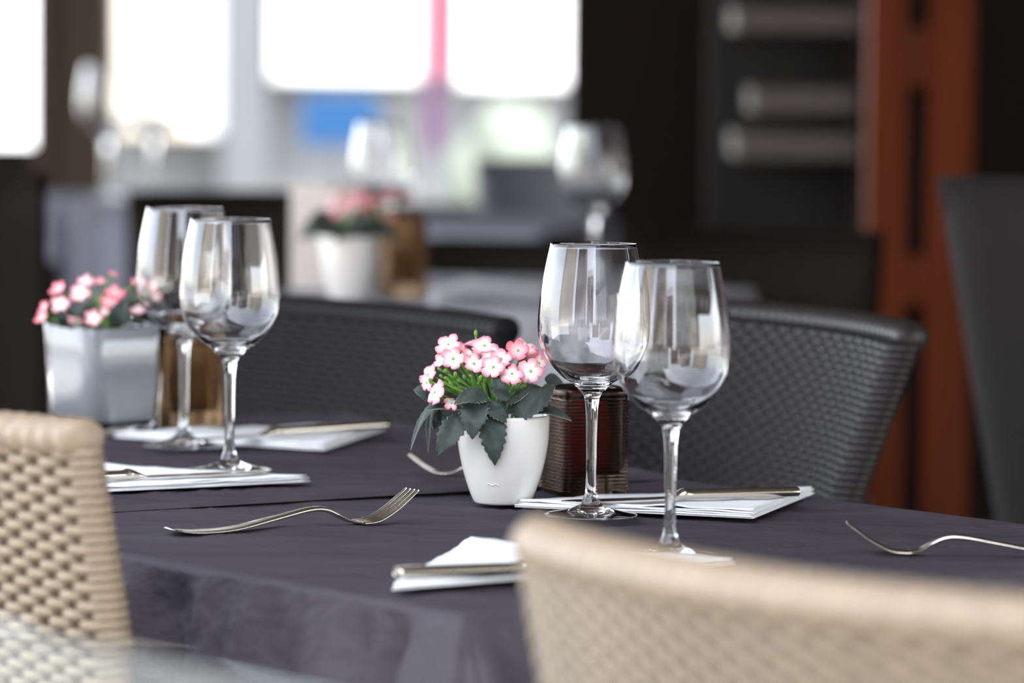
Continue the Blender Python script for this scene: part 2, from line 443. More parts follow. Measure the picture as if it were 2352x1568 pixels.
e = P(262, 962, .87); wicker_chair('beige woven rattan chair beside the fork, at the lit side of the charcoal cloth', 'wick_l', 'wick_core', e-U*.238-N*.030, N, .87)
e = P(1178, 1193, .87); wicker_chair('beige woven rattan chair standing beyond the hanging cloth corner, next to the glass screen', 'wick_l', 'wick_core', e+U*.232+Vector((-.01, -.01, 0)), N, .872, sag=.05)
e = P(2128, 778, .85); dv = Vector((-.47, .883, 0)).normalized()
fc = Vector((-dv.y, dv.x, 0)); fc = fc if fc.x < 0 else -fc
wicker_chair('dark grey woven chair behind the napkin and knife, opposite the light chairs', 'wick_d', 'wick_dcore', e+dv*.215, fc, .865, sag=.045, recl=20, taper=.82)
e = P(1142, 730, .85)
wicker_chair('dark woven chair behind the square planter table, across from the wine glasses', 'wick_k', 'wick_dcore', e-U*.23+N*.03, -N, .85, sag=.03, recl=12)

# ================================================================== WINE GLASSES
gl_out = smoothprof([(.0333, .2108), (.0379, .1894), (.0408, .1722), (.0423, .1551), (.0424, .1448), (.0411, .1345), (.0386, .1277), (.0350, .1208), (.0292, .114), (.0223, .1071), (.0166, .1037), (.0105, .0980), (.0066, .0930), (.0054, .0880), (.0044, .0780), (.0040, .0523), (.0041, .0300), (.0048, .0190), (.0066, .0125), (.0092, .0088), (.0150, .0060), (.0240, .0036), (.0345, .0018)], 5)
def inner():
    pts = [(.0327, .2108), (.0371, .1894), (.0399, .1722), (.0414, .1551), (.0415, .1448), (.0402, .1345), (.0377, .1277), (.0340, .1210), (.0280, .1146), (.0205, .1086), (.0130, .1050), (.0060, .1034), (.0, .1030)]
    return smoothprof(pts, 5)
prof = [(0, .0006)] + [(.020, .0006), (.0340, .0003), (.0358, .0006), (.0362, .0012)] + gl_out[::-1] + [(.0331, .2112)] + inner()
gv, gf = lathe(prof, 96)
glass_me = None
def wine_glass(label, loc, s=1.0, group=None, rz=0):
    global glass_me
    t = thing('wine_glass', label, 'wine glass', loc, rz, group)
    if glass_me is None:
        o = pobj('glass_body', gv, gf, 'glass', t); glass_me = o.data
        bm = bmesh.new(); bm.from_mesh(glass_me); bmesh.ops.recalc_face_normals(bm, faces=bm.faces); bm.to_mesh(glass_me); bm.free()
    else:
        o = bpy.data.objects.new('glass_body', glass_me); C.objects.link(o); o.parent = t
    t.scale = (s, s, s); return t
LIFT = Vector((0, 0, .0006))
wine_glass('wine glass in front of the ribbed dark candle holder', P(1357, 1186, Z1)+LIFT)
wine_glass('wine glass at the napkin tip near the hanging cloth corner and light chair', P(1538, 1280, Z1)+LIFT)
wine_glass('wine glass standing just behind the knife and napkin, before another wine glass', P(527, 1083, Z2)+LIFT)
wine_glass('wine glass in front of the amber candle holder, next to the square white planter', P(422, 1026, Z2)+LIFT)

# ================================================================== CANDLE HOLDERS
def rsq(h, rc, a):
    """rounded-square radius point at parameter angle a"""
    c, s = math.cos(a), math.sin(a); n = 7.0
    r = h/((abs(c)**n+abs(s)**n)**(1/n)); return Vector((c*r, s*r, 0))
def candle_holder(label, loc, rz, mat, wax, h=.029, ht=.088, floor_=.016):
    t = thing('candle_holder', label, 'candle holder', loc, rz)
    n = 160; prof = []
    prof += [(0, .0005), (.5, .0005), (.93, .0005), (.985, .002)]
    K = 26; per = 8
    for i in range(K*per+1):
        z = .004+(ht-.014)*i/(K*per); ph = i/per
        prof.append((.98+.065*abs(math.sin(PI*ph)), z))
    prof += [(.99, ht-.008), (1.0, ht-.004), (.985, ht-.001), (.94, ht), (.90, ht-.002), (.885, ht-.008), (.885, floor_+.006), (.84, floor_+.001), (.5, floor_), (0, floor_)]
    vs, fs, rings = [], [], []
    for q, z in prof:
        if q == 0: rings.append([len(vs)]); vs.append((0, 0, z)); continue
        rings.append(list(range(len(vs), len(vs)+n)))
        for k in range(n):
            p = rsq(h, .01, 2*PI*k/n)*q; vs.append((p.x, p.y, z))
    for a, b in zip(rings, rings[1:]):
        for k in range(n):
            k2 = (k+1) % n
            if len(a) == 1: fs.append((a[0], b[k2], b[k]))
            elif len(b) == 1: fs.append((a[k], a[k2], b[0]))
            else: fs.append((a[k], a[k2], b[k2], b[k]))
    o = pobj('ribbed_glass', vs, fs, mat, t)
    bm = bmesh.new(); bm.from_mesh(o.data); bmesh.ops.recalc_face_normals(bm, faces=bm.faces); bm.to_mesh(o.data); bm.free()
    v, f = lathe([(0, floor_+.0006), (.0195, floor_+.0006), (.0205, floor_+.002), (.0205, floor_+.046), (.0190, floor_+.0475), (.006, floor_+.046), (0, floor_+.046)], 40)
    w = pobj('candle', v, f, wax, t); v, f = tube([(0, 0, floor_+.045), (.0005, 0, floor_+.053), (.002, 0, floor_+.056)], .0009, 6); pobj('wick', v, f, 'black', w)
    return t
cpt = P(1297, 1147, Z1); th0 = math.radians(22)
# front vertical corner faces the camera; the wide side recedes to the right
cx = Vector((math.cos(th0), math.sin(th0), 0)); cy = Vector((-math.sin(th0), math.cos(th0), 0))
candle_holder('ribbed smoked-glass candle holder with red candle beside the round white pot', cpt+(cx+cy)*.0285+LIFT, th0, 'smoke', 'wax')
cpt = P(404, 993, Z2)
candle_holder('ribbed amber-glass candle holder beside the square white planter', cpt+(cx*.6+cy)*.0285+LIFT, th0, 'amber', 'wax_b')

# ================================================================== FLOWERS
def blossom_mesh(cup, seed, R=1.0):
    rnd = random.Random(seed); nt_, nr_ = 50, 6
    vs, fs, rad = [(0, 0, 0)], [], [0.0]
    rot = rnd.random()*6; jit = [rnd.uniform(.88, 1.12) for _ in range(5)]; tilt = [rnd.uniform(-.12, .18) for _ in range(5)]
    for j in range(1, nr_+1):
        q = j/nr_
        for i in range(nt_):
            a = 2*PI*i/nt_; lob = 2.5*a; l = abs(math.cos(lob)); pi_ = int(((a+PI/5) % (2*PI))/(2*PI/5)) % 5
            edge = (.66+.34*l**.45)*jit[pi_]*(1+.03*rnd.uniform(-1, 1))
            r = q*(1-(1-edge)*q**1.5)
            z = cup*r*r+tilt[pi_]*r*r*l-.10*(1-l)*q*q+.05*math.sin(7*a+rot)*q*q
            vs.append((r*math.cos(a), r*math.sin(a), z)); rad.append(q)
    for i in range(nt_): fs.append((0, 1+i, 1+(i+1) % nt_))
    for j in range(nr_-1):
        for i in range(nt_):
            a = 1+j*nt_+i; b = 1+j*nt_+(i+1) % nt_; fs.append((a, a+nt_, b+nt_, b))
    # back side, a hair behind
    nv = len(vs); vs += [(x, y, z-.03) for x, y, z in vs]; rad += rad[:]
    fs += [tuple(reversed([v+nv for v in f])) for f in list(fs)]
    o = nv-nt_
    for i in range(nt_): a = o+i; b = o+(i+1) % nt_; fs.append((a, a+nv, b+nv, b))
    me = bpy.data.meshes.new('blossom'); me.from_pydata(vs, [], fs); me.update()
    at = me.attributes.new('rad', 'FLOAT', 'POINT')
    for k, v in enumerate(rad): at.data[k].value = v
    for p in me.polygons: p.use_smooth = True
    return me
BM = {}
for mt in ('petal', 'petal_deep'):
    BM[mt] = []
    for k in range(5):
        me = blossom_mesh([.05, .22, -.12, .3, .12][k], k+3); me.materials.append(M[mt]); BM[mt].append(me)
ev, ef = lathe([(.16, -.02), (.17, .05), (.11, .12), (.05, .10), (0, .06)], 14)
eye_me = bpy.data.meshes.new('flower_eye'); eye_me.from_pydata(ev, [], ef); eye_me.materials.append(M['eye'])
for p in eye_me.polygons: p.use_smooth = True
def blossom(parent, pos, nrm, R, k, mt='petal'):
    o = bpy.data.objects.new('blossom', BM[mt][k % 5]); C.objects.link(o); o.parent = parent
    loc = pos-parent.location; q = Vector(nrm).normalized().to_track_quat('Z', 'Y')
    o.location = loc; o.rotation_mode = 'QUATERNION'; o.rotation_quaternion = q @ Matrix.Rotation(k*1.3, 3, 'Z').to_quaternion(); o.scale = (R, R, R)
    e = bpy.data.objects.new('flower_eye', eye_me); C.objects.link(e); e.parent = o; e.scale = (.72, .72, .72)
    return o
def bez(a, m, b, n):
    return [a*(1-t)**2+m*2*t*(1-t)+b*t*t for t in [i/n for i in range(n+1)]]
def leaf(parent, base, mid, tip, hw, nh, fold=.18, seed=0, lobed=0):
    """serrated leaf: midrib base->mid->tip, half width hw, nh = rough facing normal"""
    n = 26; path = bez(base, mid, tip, n); vs, fs, m = [], [], 9; nh = Vector(nh).normalized()
    rnd = random.Random(seed)
    for i, p in enumerate(path):
        t = i/n; tg = (path[min(i+1, n)]-path[max(i-1, 0)]).normalized(); la = tg.cross(nh).normalized(); nn = la.cross(tg).normalized()
        wdt = hw*max(.02, (math.sin(PI*min(1, t**.78*.985+.012)))**.85)*(1+.10*((i % 3)-1)*(1 if .1 < t < .97 else 0)) 
        wdt *= 1+.05*rnd.uniform(-1, 1)
        for k in range(m):
            q = (k/(m-1)-.5)*2
            lift = fold*abs(q)*wdt + .10*wdt*math.sin(t*9+q*3+seed) 
            vs.append(p+la*q*wdt+nn*lift-parent.location)
    for i in range(n):
        for k in range(m-1): fs.append((i*m+k, i*m+k+1, (i+1)*m+k+1, (i+1)*m+k))
    o = pobj('leaf', vs, fs, 'leaf', parent)
    o.data.materials.append(M['leaf_edge'])
    sm = o.modifiers.new('t', 'SOLIDIFY'); sm.thickness = .0005; sm.offset = 0; sm.material_offset_rim = 1
    return o
def stem(parent, a, b, r=.0011, bend=.006, nm='stem'):
    m = (a+b)/2+Vector((random.uniform(-bend, bend), random.uniform(-bend, bend), bend*.6))
    v, f = tube([p-parent.location for p in bez(a, m, b, 8)], lambda t: r*(1.15-.4*t), 7); return pobj(nm, v, f, 'stem', parent)
bud_v, bud_f = lathe(smoothprof([(0, -1.0), (.35, -.75), (.62, -.1), (.55, .5), (.25, .92), (0, 1.05)], 3), 10)
bud_me = bpy.data.meshes.new('bud'); bud_me.from_pydata(bud_v, [], bud_f); bud_me.materials.append(M['stem'])
for p in bud_me.polygons: p.use_smooth = True
def bud(parent, pos, r, d=(0, 0, 1)):
    o = bpy.data.objects.new('bud', bud_me); C.objects.link(o); o.parent = parent; o.location = pos-parent.location
    o.rotation_mode = 'QUATERNION'; o.rotation_quaternion = Vector(d).normalized().to_track_quat('Z', 'Y'); o.scale = (r, r, r*1.25)

pot_c = P(1154, 1156, Z1)+LIFT
plant = thing('potted_plant', 'round white pot of pink and white blossoms with dark green serrated leaves', 'potted plant', pot_c)
pp = smoothprof([(.0200, 0), (.0222, .0008), (.0240, .004), (.0268, .011), (.0304, .022), (.0332, .033), (.0355, .046), (.0364, .058), (.0366, .0685)], 5)
v, f = lathe([(0, .0008)]+pp+[(.0364, .0700), (.0352, .0706), (.0342, .0698), (.0340, .060), (0, .058)], 72)
potp = pobj('pot', v, f, 'pot', plant)
v, f = lathe([(0, .0600), (.0336, .0590)], 40); pobj('soil', v, f, 'soil', plant)
# embossed squiggle low on the glaze
pts = []
for i in range(15):
    t = i/14; a = -PI/2-.42+.33*t; z = .0172+.0006*math.sin(t*11); r = .0288+.00025
    pts.append((r*math.cos(a), r*math.sin(a), z))
v, f = tube(pts, .0004, 6); pobj('embossed_mark', v, f, 'pot', potp)
D0 = pot_c.y
Z = lambda x, y, off: PD(940+x/4.753, 750+y/4.753, D0+off)
base_top = pot_c+Vector((0, 0, .062))
# (zoom x, zoom y, depth offset, radius px in zoom, normal, mesh, material)
bl = [(425, 195, -.012, 122, (-.35, -.75, .75), 0, 'petal'), (478, 350, -.026, 118, (-.1, -.95, .35), 1, 'petal'),
      (345, 370, -.010, 75, (-.8, -.6, .3), 3, 'petal'), (818, 208, -.014, 125, (.1, -.6, .85), 0, 'petal'),
      (700, 155, .012, 105, (-.3, -.2, 1), 2, 'petal_deep'), (915, 290, -.022, 112, (.05, -.55, .85), 2, 'petal'),
      (690, 285, -.006, 110, (-.1, -.2, 1), 4, 'petal'), (705, 405, -.030, 112, (.25, -.85, .6), 1, 'petal'),
      (915, 440, -.040, 112, (-.1, -1, .25), 0, 'petal'), (1005, 350, -.026, 105, (.15, -.75, .6), 3, 'petal'),
      (1120, 515, -.036, 108, (.1, -.75, .75), 2, 'petal'), (1325, 485, -.030, 122, (.2, -.97, .3), 0, 'petal'),
      (1185, 260, -.012, 112, (.0, -.9, .45), 3, 'petal_deep'), (1265, 210, .004, 125, (.25, -.35, .9), 2, 'petal'),
      (1420, 400, .000, 95, (.75, -.6, .2), 1, 'petal'), (205, 520, -.014, 110, (-.75, -.45, .55), 0, 'petal'),
      (190, 610, -.022, 90, (-.7, -.6, -.1), 4, 'petal'), (280, 715, -.034, 112, (-.80, -.62, .35), 2, 'petal'),
      (462, 830, -.042, 70, (-.2, -.9, -.5), 3, 'petal'), (570, 225, .008, 55, (.3, -.6, .5), 3, 'petal_deep'),
      (1330, 300, .006, 80, (.5, -.7, .1), 3, 'petal_deep'), (1440, 320, .014, 60, (.6, -.4, .5), 4, 'petal_deep'), (770, 280, .01, 70, (.2, -.5, .6), 3, 'petal_deep')]
pxm = D0/F/4.753
for x, y, off, r, nv, k, mt in bl:
    p = Z(x, y, off); blossom(plant, p, nv, r*pxm*1.22, k, mt)
    a = base_top+Vector((random.uniform(-.012, .012), random.uniform(-.012, .008), 0))
    stem(plant, a, p-Vector(nv).normalized()*.001, .0011)
for x, y in ((330, 470), (410, 490), (465, 640), (550, 700), (690, 545), (765, 625), (785, 570), (385, 620), (505, 530), (1255, 655), (1130, 680), (850, 590), (640, 480), (600, 560), (345, 545), (560, 600), (430, 585), (1000, 540), (1060, 590), (240, 600), (335, 780), (480, 690)):
    p = Z(x+random.uniform(-12, 12), y, -.028+random.uniform(-.008, .01)); dv_ = (p-base_top).normalized()
    bud(plant, p, random.uniform(.0018, .0034), dv_+Vector((random.uniform(-.5, .5), 0, random.uniform(-.2, .5)))); stem(plant, base_top+Vector((random.uniform(-.01, .01), -.012, .002)), p, .0008)
stem(plant, base_top, Z(725, 110, .012), .0010); bud(plant, Z(728, 75, .012), .0024); 
lw = lambda w: w/4.753*D0/F
lf = [  # base, mid, tip (zoom x, y, depth offset), half width zoom px, normal
    ((870, 880, -.028), (920, 1150, -.046), (935, 1515, -.040), 150, (.05, -1, .25)),
    ((640, 960, -.030), (430, 1120, -.048), (305, 1425, -.040), 135, (-.2, -1, .3)),
    ((760, 790, -.030), (690, 950, -.050), (690, 1230, -.046), 150, (-.15, -.95, .4)),
    ((830, 830, -.030), (960, 900, -.046), (1060, 1050, -.040), 105, (.3, -.9, .5)),
    ((390, 810, -.016), (140, 850, -.020), (15, 1350, -.010), 62, (-.75, -.55, .4)),
    ((300, 800, -.012), (170, 680, -.012), (50, 690, -.008), 95, (-.2, -.8, .6)),
    ((560, 900, -.026), (330, 850, -.030), (190, 910, -.028), 60, (-.2, -.5, .8)),
    ((1150, 960, -.026), (1330, 820, -.034), (1590, 650, -.020), 170, (-.15, -.9, .45)),
    ((1330, 940, -.020), (1560, 860, -.026), (1770, 1030, -.022), 68, (.1, -.7, .75)),
    ((1090, 800, -.040), (960, 700, -.046), (920, 520, -.040), 85, (.1, -1, .15)),
    ((860, 780, -.034), (700, 700, -.044), (490, 850, -.046), 120, (-.1, -.75, .7)),
    ((1060, 840, -.022), (1200, 760, -.028), (1320, 690, -.024), 75, (-.1, -.6, .8)),
    ((1480, 560, .020), (1560, 580, .020), (1680, 610, .020), 70, (.1, -.9, .3)),
    ((290, 880, -.010), (190, 980, -.006), (205, 1380, .0), 42, (-.6, -.7, .1)),
    ((330, 900, -.010), (300, 1000, -.004), (265, 1130, 0), 55, (.3, -.8, .1)),
    ((1180, 400, .010), (1300, 350, .014), (1420, 380, .016), 60, (.0, -.5, .85)),
    ((960, 860, -.018), (1040, 860, -.016), (1180, 940, -.020), 120, (.0, -.9, .4)),
    ((640, 800, -.01), (500, 760, -.012), (330, 760, -.01), 100, (-.1, -.7, .7)),
    ((1150, 830, .0), (1250, 700, .006), (1400, 640, .01), 110, (.0, -.9, .4)),
    ((800, 780, .0), (720, 690, .0), (600, 640, .0), 90, (.0, -.8, .5))]
for i, (a, m, t, hw, nh) in enumerate(lf):
    leaf(plant, Z(*a), Z(*m), Z(*t), lw(hw), nh, seed=i)

# square glass-cased white planter with pink flowers
pc = P(205, 1008, Z2); tq = math.radians(37); qx = Vector((math.cos(tq), math.sin(tq), 0)); qy = Vector((-math.sin(tq), math.cos(tq), 0))
hs = .0435
plc = pc+(qx+qy)*hs*.93+LIFT
planter = thing('square_planter', 'square white planter in clear glass with pink flowers beside the amber candle holder', 'planter', plc)
def sqshell(prof, n=64, rot=tq):
    vs, fs, rings = [], [], []
    for q, z in prof:
        if q == 0: rings.append([len(vs)]); vs.append((0, 0, z)); continue
        rings.append(list(range(len(vs), len(vs)+n)))
        for k in range(n):
            p = rsq(1, 0, 2*PI*(k+.5)/n)*q; p = Matrix.Rotation(rot, 3, 'Z') @ p; vs.append((p.x, p.y, z))
    for a, b in zip(rings, rings[1:]):
        for k in range(n):
            k2 = (k+1) % n
            if len(a) == 1: fs.append((a[0], b[k2], b[k]))
            elif len(b) == 1: fs.append((a[k], a[k2], b[0]))
            else: fs.append((a[k], a[k2], b[k2], b[k]))
    return vs, fs
def recalc(o):
    bm = bmesh.new(); bm.from_mesh(o.data); bmesh.ops.recalc_face_normals(bm, faces=bm.faces); bm.to_mesh(o.data); bm.free()
hp = .1005
v, f = sqshell([(0, .0005), (.038, .0005), (.0395, .002), (.0440, hp-.001), (.0435, hp), (.0418, hp), (.0412, hp-.002), (.0392, .05), (.0370, .018), (.032, .0095), (.0, .0085)]); recalc(pobj('glass_case', v, f, 'glass', planter))
v, f = sqshell([(.0, .0090), (.0315, .0102), (.0363, .0186), (.0386, .05), (.0408, hp-.004), (.0402, hp-.0035), (.0380, .052), (.0350, .03), (0, .024)]); recalc(pobj('inner_pot', v, f, 'lacquer', planter))
v, f = sqshell([(0, .086), (.0385, .084)]); pobj('soil', v, f, 'soil', planter)
DP = plc.y
Q = lambda x, y, off: PD(60+x/6.918, 600+y/6.918, DP+off)
bl2 = [(860, 500, -.02, 170, (-.15, -.9, .4), 0, 'petal'), (1070, 900, -.04, 150, (-.1, -1, .2), 1, 'petal'), (790, 960, -.045, 130, (0, -.6, -.8), 2, 'petal'), (540, 680, -.02, 160, (-.2, -.9, .3), 4, 'petal'),
       (520, 440, -.01, 150, (-.5, -.6, .6), 3, 'petal_deep'), (960, 300, .0, 150, (.1, -.5, .8), 2, 'petal'), (1380, 210, .01, 100, (.4, -.3, .8), 1, 'petal_deep'), (1170, 320, .0, 100, (0, -.5, .8), 1, 'petal_deep'),
       (1430, 480, -.01, 175, (.2, -.5, .85), 2, 'petal_deep'), (1320, 640, -.02, 150, (.2, -.7, .6), 4, 'petal_deep'), (1250, 800, -.03, 80, (.3, -.9, .2), 0, 'petal'), (290, 730, -.01, 120, (-.7, -.5, .5), 1, 'petal_deep'),
       (260, 890, -.02, 130, (-.6, -.6, .5), 3, 'petal_deep'), (1740, 330, .01, 90, (.3, -.6, .5), 3, 'petal_deep'), (1780, 760, -.01, 130, (.1, -.4, .9), 2, 'petal'), (1980, 400, .0, 120, (.4, -.6, .6), 0, 'petal_deep'), (2020, 560, .0, 120, (.4, -.8, .2), 1, 'petal')]
qm = DP/F/6.918; pb = plc+Vector((0, 0, .086))
for x, y, off, r, nv, k, mt in bl2:
    p = Q(x, y, off); blossom(planter, p, nv, r*qm, k, mt)
    stem(planter, pb+Vector((random.uniform(-.02, .025), random.uniform(-.015, .015), -.002)), p-Vector(nv).normalized()*.001, .0013)
for i, (a, m, t, hw) in enumerate([((620, 1040, -.03), (560, 900, -.04), (560, 760, -.035), 110), ((1420, 1060, -.02), (1480, 850, -.03), (1560, 600, -.02), 180), ((1700, 900, .0), (1720, 700, .0), (1740, 420, .0), 110), ((900, 1040, -.01), (960, 850, -.02), (1100, 620, -.01), 120), ((420, 1000, -.01), (380, 900, -.02), (330, 820, -.02), 70), ((1760, 1040, -.01), (1760, 950, -.01), (1770, 820, -.01), 110), ((2000, 1000, .0), (2060, 800, .0), (2150, 600, .0), 120)]):
    leaf(planter, Q(*a), Q(*m), Q(*t), hw*qm, (.1, -1, .2), seed=i+40)

# ================================================================== NAPKINS
def napkin(label, pts, z0, seed, layers=4, gap=.0012, curl=.0):
    """triangular folded paper napkin, pts = hypotenuse a, b and apex c"""
    a, b, c = [Vector((p.x, p.y, 0)) for p in pts]; cen = (a+b+c)/3
    o = thing('paper_napkin', label, 'napkin', (cen.x, cen.y, z0+.0006))
    n = 22; rnd = random.Random(seed)
    for L in range(layers):
        vs, fs, idx = [], [], {}
        sh = 1-.006*L; dx = Vector((rnd.uniform(-.002, .002), rnd.uniform(-.002, .002), 0))
        for i in range(n+1):
            for j in range(n+1-i):
                u, v = i/n, j/n; p = a*(1-u-v)+b*u+c*v; p = cen+(p-cen)*sh+dx*(.6 if L else 0)
                ed = min(u, v, 1-u-v)
                w = .0007*noise.noise(Vector((p.x*28+seed, p.y*28, L*1.7)))*L + (curl*max(0, v-.55)**1.5)
                lift = max(0, .0012*(1-ed*12))*L*.22*(1+noise.noise(Vector((p.x*60, p.y*60, L+seed))))
                idx[i, j] = len(vs); vs.append((p.x-cen.x, p.y-cen.y, L*gap+max(-.0003, w)+lift))
        for i in range(n):
            for j in range(n-i):
                fs.append((idx[i, j], idx[i+1, j], idx[i, j+1]))
                if j < n-i-1: fs.append((idx[i+1, j], idx[i+1, j+1], idx[i, j+1]))
        m = pobj('paper_layer', vs, fs, 'paper', o); sm = m.modifiers.new('t', 'SOLIDIFY'); sm.thickness = .0010; sm.offset = 1
    return o
nA = napkin('white folded paper napkin with knife, nearest the hanging cloth corner', [P(900, 1357), P(1688, 1297), P(1078, 1256)], Z1, 1, curl=.004)
nB = napkin('white triangular paper napkin with knife, in front of the dark woven chair', [P(1182, 1163), P(1872, 1132), P(1730, 1190)], Z1, 2, 5, .0011)
nC = napkin('white paper napkin with knife in front of the wine glass behind the fork', [P(180, 1134, Z2), P(714, 1108, Z2), P(200, 1078, Z2)], Z2, 3, 4)
nD = napkin('white paper napkin with knife in front of the amber candle holder', [P(258, 1004, Z2), P(892, 984, Z2), P(745, 1034, Z2)], Z2, 4, 5, .0011)

# ================================================================== CUTLERY
def sweep(sections, n=14):
    """sections: list of (s, z, half width, half thickness) along +x"""
    vs, fs = [], []
    for s, z, hw, ht in sections:
        for k in range(n):
            a = 2*PI*k/n; c, d = math.cos(a), math.sin(a)
            vs.append((s, hw*math.copysign(abs(c)**.7, c), z+ht*math.copysign(abs(d)**.7, d)))
    m = len(sections)
    for i in range(m-1):
        for k in range(n):
            k2 = (k+1) % n; fs.append((i*n+k, i*n+k2, (i+1)*n+k2, (i+1)*n+k))
    fs.append(tuple(range(n))); fs.append(tuple(range((m-1)*n, m*n))[::-1])
    return vs, fs
def spl(keys, n):
    """sample piecewise keys with catmull-rom"""
    out = []
    for i in range(len(keys)-1):
        p0 = keys[max(i-1, 0)]; p1 = keys[i]; p2 = keys[i+1]; p3 = keys[min(i+2, len(keys)-1)]
        for k in range(n):
            t = k/n; out.append(tuple(.5*((2*p1[j])+(-p0[j]+p2[j])*t+(2*p0[j]-5*p1[j]+4*p2[j]-p3[j])*t*t+(-p0[j]+3*p1[j]-3*p2[j]+p3[j])*t**3) for j in range(len(p1))))
    out.append(keys[-1]); return out
fork_mesh = None
def fork(label, butt, tipxy):
    """butt end and tine tips as points on the table"""
    global fork_mesh
    d = tipxy-butt; d.z = 0; L = d.length
    t = thing('fork', label, 'fork', (butt.x, butt.y, butt.z), math.atan2(d.y, d.x), 'forks laid on the charcoal cloths')
    t.scale = (L/.200, L/.200, L/.200)
    if fork_mesh is None:
        h = spl([(0, .0052, .0085, .0009), (.006, .0034, .0098, .0011), (.022, .0016, .0100, .0012), (.05, .0022, .0085, .0013), (.085, .0078, .0056, .0016), (.112, .0122, .0040, .0019), (.126, .0118, .0036, .0020), (.137, .0072, .0044, .0017), (.146, .0028, .0085, .0012), (.155, .0013, .0112, .0010)], 5)
        hv, hf = sweep(h); me = [bpy.data.meshes.new('handle')]; me[0].from_pydata(hv, [], hf)
        for q in (-1.5, -.5, .5, 1.5):
            keys = [(.152, .0013, q*.0060, .0029, .0010), (.166, .0022, q*.0061, .0022, .0010), (.180, .0086, q*.0060, .0019, .0010), (.192, .0168, q*.0058, .0017, .0009), (.2, .0226, q*.0056, .0011, .0006)]
            vs, fs = sweep([(k[0], k[1], k[3], k[4]) for k in spl(keys, 4)], 10)
            ys = [k[2] for k in spl(keys, 4)]
            vs = [(v_[0], v_[1]+ys[i//10], v_[2]) for i, v_ in enumerate(vs)]
            mm = bpy.data.meshes.new('tine'); mm.from_pydata(vs, [], fs); me.append(mm)
        for m_ in me:
            m_.materials.append(M['steel'])
            for p in m_.polygons: p.use_smooth = True
        fork_mesh = me
    for i, m_ in enumerate(fork_mesh):
        o = bpy.data.objects.new('handle' if i == 0 else 'tine', m_); C.objects.link(o); o.parent = t
    return t
def knife(label, butt, tip, z):
    d = tip-butt; d.z = 0; L = d.length
    t = thing('table_knife', label, 'knife', (butt.x, butt.y, z), math.atan2(d.y, d.x), 'knives laid on the white napkins')
    t.scale = (L/.205, 1, 1)
    v, f = sweep(spl([(0, .0042, .0066, .0030), (.002, .0042, .0080, .0038), (.030, .0042, .0078, .0040), (.080, .0042, .0066, .0038), (.094, .0042, .0064, .0038), (.099, .0046, .0072, .0044), (.104, .0036, .0060, .0030), (.110, .0020, .0062, .0012)], 4)); pobj('handle', v, f, 'steel', t)
    v, f = sweep(spl([(.108, .0018, .0060, .0009), (.125, .0016, .0082, .0007), (.160, .0014, .0095, .0006), (.190, .0014, .0090, .0006), (.200, .0014, .0060, .0006), (.205, .0014, .0015, .0004)], 4)); pobj('blade', v, f, 'steel', t)
    return t
fork('fork lying in the open between the light chair and the round white pot', P(390, 1217, Z1+.003)-Vector((0, 0, .0042)), P(947, 1120, Z1+.024))
fork('fork lying alone beside the napkin in front of the dark woven chair', P(2560, 1262, Z1+.003)-Vector((0, 0, .0042)), P(1945, 1190, Z1+.024))
fork('fork partly hidden behind the round white pot, tines under the hanging leaves', P(1330, 1086, Z2+.004)-Vector((0, 0, .0042)), P(938, 1020, Z2+.024))
knife('knife lying on the napkin nearest the hanging cloth corner', P(912, 1322, .758), P(1500, 1300, .758), Z1+.0062)
knife('knife lying on the napkin in front of the dark woven chair', P(1828, 1131, .760), P(1290, 1155, .757), Z1+.0070)
knife('knife lying on the napkin in front of the wine glass behind the fork', P(-20, 1110, .763), P(622, 1078, .763), Z2+.0066)
knife('knife lying on the napkin by the amber candle holder', P(886, 979, .764), P(345, 1014, .764), Z2+.0078)

# ================================================================== GLASS SCREEN IN FRONT
gp = Vector((-.032, 1.79, 0))
gs = thing('glass_screen', 'clear glass terrace screen standing in front of the beige chairs', 'glass screen', (gp.x-U.x*.55, gp.y-U.y*.55, 0), math.atan2(U.y, U.x))
box('pane', (0, 0, .449), (1.9, .010, .818), 'pane', gs, .002)
box('base_rail', (0, 0, .02), (1.9, .05, .04), 'metal', gs, .004)

# ================================================================== MIDDLE GROUND
ZB = .775
def rect(c, ux, lx, ly):
    ux = ux.normalized(); uy = Vector((-ux.y, ux.x, 0))
    return [((c-ux*lx/2-uy*ly/2).x, (c-ux*lx/2-uy*ly/2).y), ((c+ux*lx/2-uy*ly/2).x, (c+ux*lx/2-uy*ly/2).y), ((c+ux*lx/2+uy*ly/2).x, (c+ux*lx/2+uy*ly/2).y), ((c-ux*lx/2+uy*ly/2).x, (c-ux*lx/2+uy*ly/2).y)]
q3 = rect(Vector((-.005, 6.0, 0)), Vector((1, -.25, 0)), .56, .74)
table(q3, ZB, 'dining table under the pale grey cloth that carries the menu card and flowers')
tag(cloth('tablecloth', q3, ZB, [.25]*4, 'cloth_pale', 2.2), 'pale grey tablecloth under the white menu card and flower pot', 'tablecloth')
q4 = rect(PD(1060, 515, 8.0)*Vector((1, 1, 0)) if False else Vector((PD(1095, 515, 8.1).x, 8.1, 0)), Vector((1, -.2, 0)), .36, .7)
table(q4, ZB, 'dining table under the blue-grey cloth before the grey chair back')
tag(cloth('tablecloth', q4, ZB, [.10]*4, 'cloth_blue', 3.2), 'blue-grey tablecloth before the grey chair back and pink banner', 'tablecloth')
c5 = Vector((PD(150, 470, 9).x, 9.05, 0)); q5 = rect(c5, Vector((1, .15, 0)), .40, .45)
table(q5, ZB, 'dining table under the blue-grey cloth by the brown post')
tag(cloth('tablecloth', q5, ZB, [.22]*4, 'cloth_blue', 5.2), 'blue-grey tablecloth under the two glasses by the brown post', 'tablecloth')
